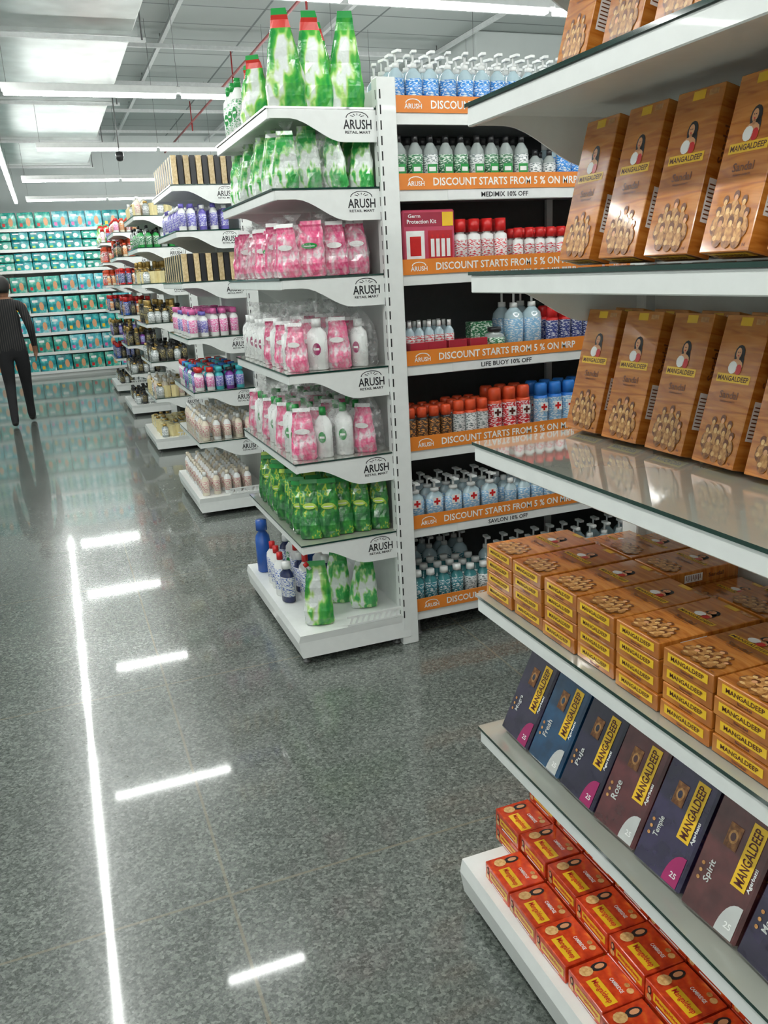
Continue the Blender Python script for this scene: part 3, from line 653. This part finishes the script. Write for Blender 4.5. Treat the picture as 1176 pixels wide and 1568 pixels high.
# ------------------------------------------------------------------ room shell
def floor_mat():
    m, nt, b = new_mat('polished_granite')
    tc = nt.nodes.new('ShaderNodeTexCoord')
    L = nt.links
    def noise(sc, det=2, rough=.5):
        n = nt.nodes.new('ShaderNodeTexNoise'); n.inputs['Scale'].default_value = sc; n.inputs['Detail'].default_value = det
        n.inputs['Roughness'].default_value = rough; L.new(tc.outputs['Object'], n.inputs['Vector']); return n
    def vor(sc):
        # jittered coordinates give irregular grains
        n = noise(sc*.8, 2); va = nt.nodes.new('ShaderNodeVectorMath'); va.operation = 'MULTIPLY_ADD'
        L.new(n.outputs['Color'], va.inputs[0]); va.inputs[1].default_value = (.9/sc,)*3; L.new(tc.outputs['Object'], va.inputs[2])
        v = nt.nodes.new('ShaderNodeTexVoronoi'); v.inputs['Scale'].default_value = sc; L.new(va.outputs[0], v.inputs['Vector'])
        s = nt.nodes.new('ShaderNodeSeparateColor'); L.new(v.outputs['Color'], s.inputs[0]); return s.outputs[0]
    r1 = ramp(nt, [(.0, (.04, .05, .043)), (.28, (.085, .10, .088)), (.6, (.155, .176, .157)), (.88, (.245, .27, .245)), (1, (.34, .365, .335))])
    L.new(vor(140), r1.inputs['Fac'])
    r2 = ramp(nt, [(.0, (.055, .066, .058)), (.5, (.145, .163, .147)), (1, (.27, .29, .265))]); L.new(vor(310), r2.inputs['Fac'])
    mx = nt.nodes.new('ShaderNodeMix'); mx.data_type = 'RGBA'; mx.inputs['Factor'].default_value = .42
    L.new(r1.outputs[0], mx.inputs[6]); L.new(r2.outputs[0], mx.inputs[7])
    n3 = noise(1.3, 5, .6); r3 = ramp(nt, [(.3, (.76, .76, .76)), (.7, (1.06, 1.06, 1.06))]); L.new(n3.outputs['Fac'], r3.inputs['Fac'])
    m2 = nt.nodes.new('ShaderNodeMix'); m2.data_type = 'RGBA'; m2.blend_type = 'MULTIPLY'; m2.inputs['Factor'].default_value = 1
    L.new(mx.outputs[2], m2.inputs[6]); L.new(r3.outputs[0], m2.inputs[7])
    br = nt.nodes.new('ShaderNodeTexBrick'); br.offset = 0; br.inputs['Scale'].default_value = 1
    br.inputs['Brick Width'].default_value = 1.25; br.inputs['Row Height'].default_value = 1.25
    br.inputs['Mortar Size'].default_value = .0045; br.inputs['Mortar Smooth'].default_value = .3
    mp = nt.nodes.new('ShaderNodeMapping'); mp.inputs['Location'].default_value = (-.21, -.57, 0)
    L.new(tc.outputs['Object'], mp.inputs['Vector']); L.new(mp.outputs[0], br.inputs['Vector'])
    m3 = nt.nodes.new('ShaderNodeMix'); m3.data_type = 'RGBA'
    jf = nt.nodes.new('ShaderNodeMath'); jf.operation = 'MULTIPLY'; L.new(br.outputs['Fac'], jf.inputs[0]); jf.inputs[1].default_value = .6
    L.new(jf.outputs[0], m3.inputs['Factor']); L.new(m2.outputs[2], m3.inputs[6]); m3.inputs[7].default_value = (.24, .21, .15, 1)
    L.new(m3.outputs[2], b.inputs['Base Color'])
    b.inputs['Roughness'].default_value = .24; b.inputs['Specular IOR Level'].default_value = .5
    b.inputs['Coat Weight'].default_value = .7; b.inputs['Coat IOR'].default_value = 1.5
    rr = nt.nodes.new('ShaderNodeMapRange'); rr.inputs['From Min'].default_value = .3; rr.inputs['From Max'].default_value = .7; rr.inputs['To Min'].default_value = .03; rr.inputs['To Max'].default_value = .075
    n4 = noise(3, 5); L.new(n4.outputs['Fac'], rr.inputs['Value']); L.new(rr.outputs[0], b.inputs['Coat Roughness'])
    return m
XL, XR, YA, YB, HC = -5.0, 8.0, -3.0, 16.6, 4.0
G().box(XL, XR, YA, YB, -.1, 0, floor_mat()).obj('floor')
def ceil_mat():
    m, nt, b = new_mat('ceiling_panels')
    tc = nt.nodes.new('ShaderNodeTexCoord'); br = nt.nodes.new('ShaderNodeTexBrick'); br.offset = 0
    br.inputs['Scale'].default_value = 1; br.inputs['Brick Width'].default_value = 1.2; br.inputs['Row Height'].default_value = .6
    br.inputs['Mortar Size'].default_value = .012; br.inputs['Color1'].default_value = (.46, .50, .49, 1); br.inputs['Color2'].default_value = (.40, .44, .43, 1)
    br.inputs['Mortar'].default_value = (.14, .16, .16, 1)
    nt.links.new(tc.outputs['Object'], br.inputs['Vector']); nt.links.new(br.outputs[0], b.inputs['Base Color'])
    b.inputs['Roughness'].default_value = .6; return m
G().box(XL, XR, YA, YB, HC, HC+.1, ceil_mat()).obj('ceiling')
WALL = mk('wall_paint', (.66, .70, .69), .7, var=.03, scale=3)
G().box(XL, XR, YB, YB+.1, -.1, HC+.1, WALL).obj('wall_back')
G().box(XL, XR, YA-.1, YA, -.1, HC+.1, WALL).obj('wall_front')
G().box(XL-.1, XL, YA-.1, YB+.1, -.1, HC+.1, WALL).obj('wall_left')
G().box(XR, XR+.1, YA-.1, YB+.1, -.1, HC+.1, WALL).obj('wall_right')
G().box(XL, XR, YB-.015, YB, 0, .1, WHITE2).obj('baseboard_back')
g = G(); g.rbox(4.85, 6.1, 9.0+.3, 10.2, 0, 3.995, WALL, .01); g.box(4.83, 6.12, 9.28, 10.22, 0, .1, WHITE2); g.obj('building_column')

# ceiling services
STEEL = mk('galvanised_steel', (.52, .55, .54), .34, metal=.7, var=.15, scale=4, bump=.2)
BEAM = mk('channel_white', (.7, .72, .72), .5); REDP = mk('sprinkler_red', (.4, .03, .03), .4)
g = G(); g.rbox(-1.15, .86, 2.2, 14.2, 3.25, 3.62, STEEL, .01)
for y in rng(2.2, 14.2, 2.4):
    g.box(-1.18, .89, y-.018, y+.018, 3.225, 3.65, STEEL)
    for x in (-1.21, .92): g.loft([(3.2, .006, .006), (3.999, .006, .006)], GREYF, n=6, M=Matrix.Translation((x, y, 0)))
    g.box(-1.24, .95, y+.02, y+.05, 3.195, 3.222, BEAM)
g.obj('air_duct')
g = G()
for y in rng(1.0, 15.5, 1.8): g.box(XL+.01, XR-.01, y-.02, y+.02, 3.86, 3.90, BEAM)
for x in (1.5, 3.1, 4.7, 6.3): g.box(x-.02, x+.02, YA+.01, YB-.01, 3.90, 3.94, BEAM)
for y in rng(1.0, 15.5, 1.8):
    for x in (1.5, 4.7): g.loft([(3.9, .005, .005), (3.999, .005, .005)], GREYF, n=6, M=Matrix.Translation((x, y, 0)))
g.obj('ceiling_channel_grid')
def pipe(g, p, q, r, mat):
    p, q = Vector(p), Vector(q); d = q-p
    g.loft([(0, r, r), (d.length, r, r)], mat, n=10, M=Matrix.Translation(p) @ d.to_track_quat('Z', 'Y').to_matrix().to_4x4())
g = G(); pipe(g, (2.35, YA+.01, 3.72), (2.35, YB-.01, 3.72), .014, REDP)
for y in rng(1.5, 15, 3): pipe(g, (2.35, y, 3.72), (2.35, y, 3.999), .008, REDP); pipe(g, (2.35, y, 3.72), (2.35, y, 3.6), .010, REDP)
g.obj('sprinkler_pipe')

# linear lights
def linear(p0, p1, z=2.8):
    g = G(); p0, p1 = Vector((*p0, z)), Vector((*p1, z)); d = (p1-p0); L = d.length
    M = Matrix.Translation(p0) @ Matrix.Rotation(math.atan2(d.y, d.x), 4, 'Z')
    n = max(1, round(L/1.22)); s = L/n
    for i in range(n):
        a, b = i*s+.012, (i+1)*s-.012
        g.rbox(a, b, -.028, .028, .012, .065, WHITE2, .003, M=M)
        g.rbox(a+.01, b-.01, -.022, .022, -.012, .013, TUBE, .004, M=M)
    for i in range(n+1):
        x = min(max(i*s, .05), L-.05)
        g.box(x-.02, x+.02, -.025, .025, .02, .06, WHITE2, M)
        g.loft([(.06, .002, .002), (HC-z-.001, .002, .002)], GREYF, n=5, M=M @ Matrix.Translation((x, 0, 0)))
    g.obj('linear_ceiling_light')
linear((-.24, -2.4), (-.24, 15.2))
for y, x0, x1 in ((-1.2, .1, 5.0), (1.9, .6, 5.0), (4.45, .42, 7.5), (6.85, -.1, 7.2), (9.5, .1, 7.2), (12.2, -.1, 7.2), (14.85, -.1, 6.0)): linear((x0, y), (x1, y))
for y, x1 in ((-1.2, -.95), (1.9, -.95), (4.45, -.86), (9.5, -2.3), (13.8, -2.6)): linear((-4.6, y), (x1, y))

# small hanging camera
g = G(); pipe(g, (.84, 8.95, 2.70), (.84, 8.95, 3.245), .006, GREYF); g.loft([(2.62, .012, .012), (2.63, .03, .03), (2.66, .04, .04), (2.70, .035, .035), (2.71, .01, .01)], BLKP, n=16, M=Matrix.Translation((.84, 8.95, 0)))
g.obj('security_camera')

# ------------------------------------------------------------------ shopper walking away
def person(ox, oy):
    root = bpy.data.objects.new('walking_man', None); scn.collection.objects.link(root); root.location = (ox, oy, 0)
    V = []; E = []; Rd = []
    def v(p, r, par=None):
        V.append(p); Rd.append(r if isinstance(r, tuple) else (r, r))
        if par is not None: E.append((par, len(V)-1))
        return len(V)-1
    pel = v((0, 0, .86), (.135, .10)); sp = v((0, .0, 1.03), (.13, .095), pel); ch = v((0, 0, 1.22), (.155, .10), sp); nb = v((0, -.01, 1.35), (.085, .07), ch); nk = v((0, .0, 1.43), .05, nb)
    for s_ in (-1, 1):
        sh = v((s_*.165, -.01, 1.32), .062, nb); el = v((s_*.225, -.05*s_-.02, 1.07), .045, sh); wr = v((s_*.235, .06-.1*(s_ < 0), .85), .03, el)
        y = .06-.1*(s_ < 0)
        pm = v((s_*.235, y+.015, .79), (.022, .03), wr)
        for k in range(4):
            q = v((s_*.235, y-.018+k*.02, .745), .009, pm); q = v((s_*.23, y-.014+k*.02, .715+.004*abs(k-1.5)), .008, q); v((s_*.222, y-.010+k*.019, .692+.006*abs(k-1.5)), .007, q)
        q = v((s_*.225, y+.05, .79), .010, pm); v((s_*.215, y+.06, .755), .008, q)
    for s_, ky, ay, fy, az in ((1, .10, .17, .30, .085), (-1, .0, -.22, -.10, .10)):
        h = v((s_*.085, 0, .80), .095, pel); kn = v((s_*.085, ky, .45), .062, h); an = v((s_*.085, ay, az), .042, kn)
        v((s_*.085, ay-.05, .04), .034, an); b_ = v((s_*.09, fy-.04, .04), (.038, .032), an); v((s_*.095, fy, .03), (.034, .024), b_)
    me = bpy.data.meshes.new('body'); me.from_pydata(V, E, [])
    ob = bpy.data.objects.new('body', me); scn.collection.objects.link(ob)
    md = ob.modifiers.new('s', 'SKIN'); md.use_smooth_shade = True
    sk = me.skin_vertices[0].data if me.skin_vertices else None
    if sk is None:
        bm = bmesh.new(); bm.from_mesh(me); bm.verts.layers.skin.verify(); bm.to_mesh(me); bm.free(); sk = me.skin_vertices[0].data
    for i, r in enumerate(Rd): sk[i].radius = r
    sk[0].use_root = True
    ob.modifiers.new('u', 'SUBSURF').levels = 2
    dg_ = bpy.context.evaluated_depsgraph_get(); m2 = bpy.data.meshes.new_from_object(ob.evaluated_get(dg_))
    ob.modifiers.clear(); ob.data = m2; ob.parent = root
    shirt, nts, bs = new_mat('striped_dark_shirt')
    tc = nts.nodes.new('ShaderNodeTexCoord'); w = nts.nodes.new('ShaderNodeTexWave'); w.inputs['Scale'].default_value = 14; w.bands_direction = 'X'
    nts.links.new(tc.outputs['Object'], w.inputs['Vector']); r = ramp(nts, [(.75, (.012, .012, .014)), (.95, (.055, .05, .045))]); nts.links.new(w.outputs['Fac'], r.inputs['Fac']); nts.links.new(r.outputs[0], bs.inputs['Base Color']); bs.inputs['Roughness'].default_value = .85
    pants = mk('dark_trousers', (.012, .012, .014), .85); skin = mk('skin', (.30, .15, .09), .5); shoe = mk('shoes', (.008, .008, .008), .4)
    m2.materials.clear()
    for m in (shirt, pants, skin, shoe): m2.materials.append(m)
    for p in m2.polygons:
        c = p.center
        if c.z < .075: p.material_index = 3
        elif abs(c.x) > .185 and c.z < .87: p.material_index = 2
        elif c.z > 1.40: p.material_index = 2
        elif c.z > .84: p.material_index = 0
        else: p.material_index = 1
        p.use_smooth = True
    hair = mk('black_hair', (.01, .009, .008), .6)
    g = G()
    secs = [(1.415, .045, .05, 0, 0), (1.43, .05, .06, 0, .015), (1.455, .06, .078, 0, .01), (1.49, .07, .088, 0, .005), (1.53, .074, .094, 0, 0), (1.57, .073, .094, 0, 0), (1.605, .062, .082, 0, -.003), (1.628, .04, .055, 0, -.004), (1.638, .012, .018, 0, -.004)]
    g.loft(secs, skin, n=20)
    g.loft([(1.465, .055, .05, 0, -.045), (1.50, .074, .075, 0, -.028), (1.55, .080, .088, 0, -.018), (1.59, .076, .095, 0, -.004), (1.62, .058, .078, 0, -.002), (1.642, .035, .045, 0, -.004), (1.65, .01, .012, 0, -.004)], hair, n=20, wob=.02)
    for s_ in (-1, 1):
        g.loft([(1.50, .006, .012), (1.52, .010, .018), (1.545, .010, .02), (1.56, .005, .01)], skin, n=8, M=Matrix.Translation((s_*.078, .005, 0)))
        g.loft([(1.525, .003, .002), (1.533, .012, .006), (1.541, .003, .002)], INKW, n=8, M=Matrix.Translation((s_*.03, .090, 0)))
        g.loft([(1.528, .002, .002), (1.533, .005, .004), (1.538, .002, .002)], BLACK, n=8, M=Matrix.Translation((s_*.03, .095, 0)))
    g.loft([(1.495, .014, .010), (1.505, .013, .014), (1.54, .006, .005)], skin, n=8, M=Matrix.Translation((0, .096, 0)))
    g.loft([(1.468, .02, .004), (1.473, .024, .006), (1.478, .02, .004)], mk('lips', (.35, .12, .1), .5), n=8, M=Matrix.Translation((0, .086, 0)))
    hd = g.obj('head'); hd.parent = root
person(-.45, 10.4)

# ------------------------------------------------------------------ world + camera
w = bpy.data.worlds.new('world'); scn.world = w; w.use_nodes = True
w.node_tree.nodes['Background'].inputs[0].default_value = (.7, .75, .75, 1); w.node_tree.nodes['Background'].inputs[1].default_value = .3
psi, th, ph = math.radians(20.46), math.radians(16.1), math.radians(3.03)
F = Vector((math.sin(psi)*math.cos(th), math.cos(psi)*math.cos(th), -math.sin(th)))
R0 = Vector((math.cos(psi), -math.sin(psi), 0)); U0 = R0.cross(F)
cR = R0*math.cos(ph)-U0*math.sin(ph); cU = R0*math.sin(ph)+U0*math.cos(ph)
cam = bpy.data.cameras.new('camera'); co = bpy.data.objects.new('camera', cam); scn.collection.objects.link(co)
co.matrix_world = basis(cR, cU, -F, (0, 0, 1.5))
cam.sensor_fit = 'VERTICAL'; cam.sensor_height = 36; cam.lens = 36*1285/1568; cam.clip_start = .02
scn.camera = co
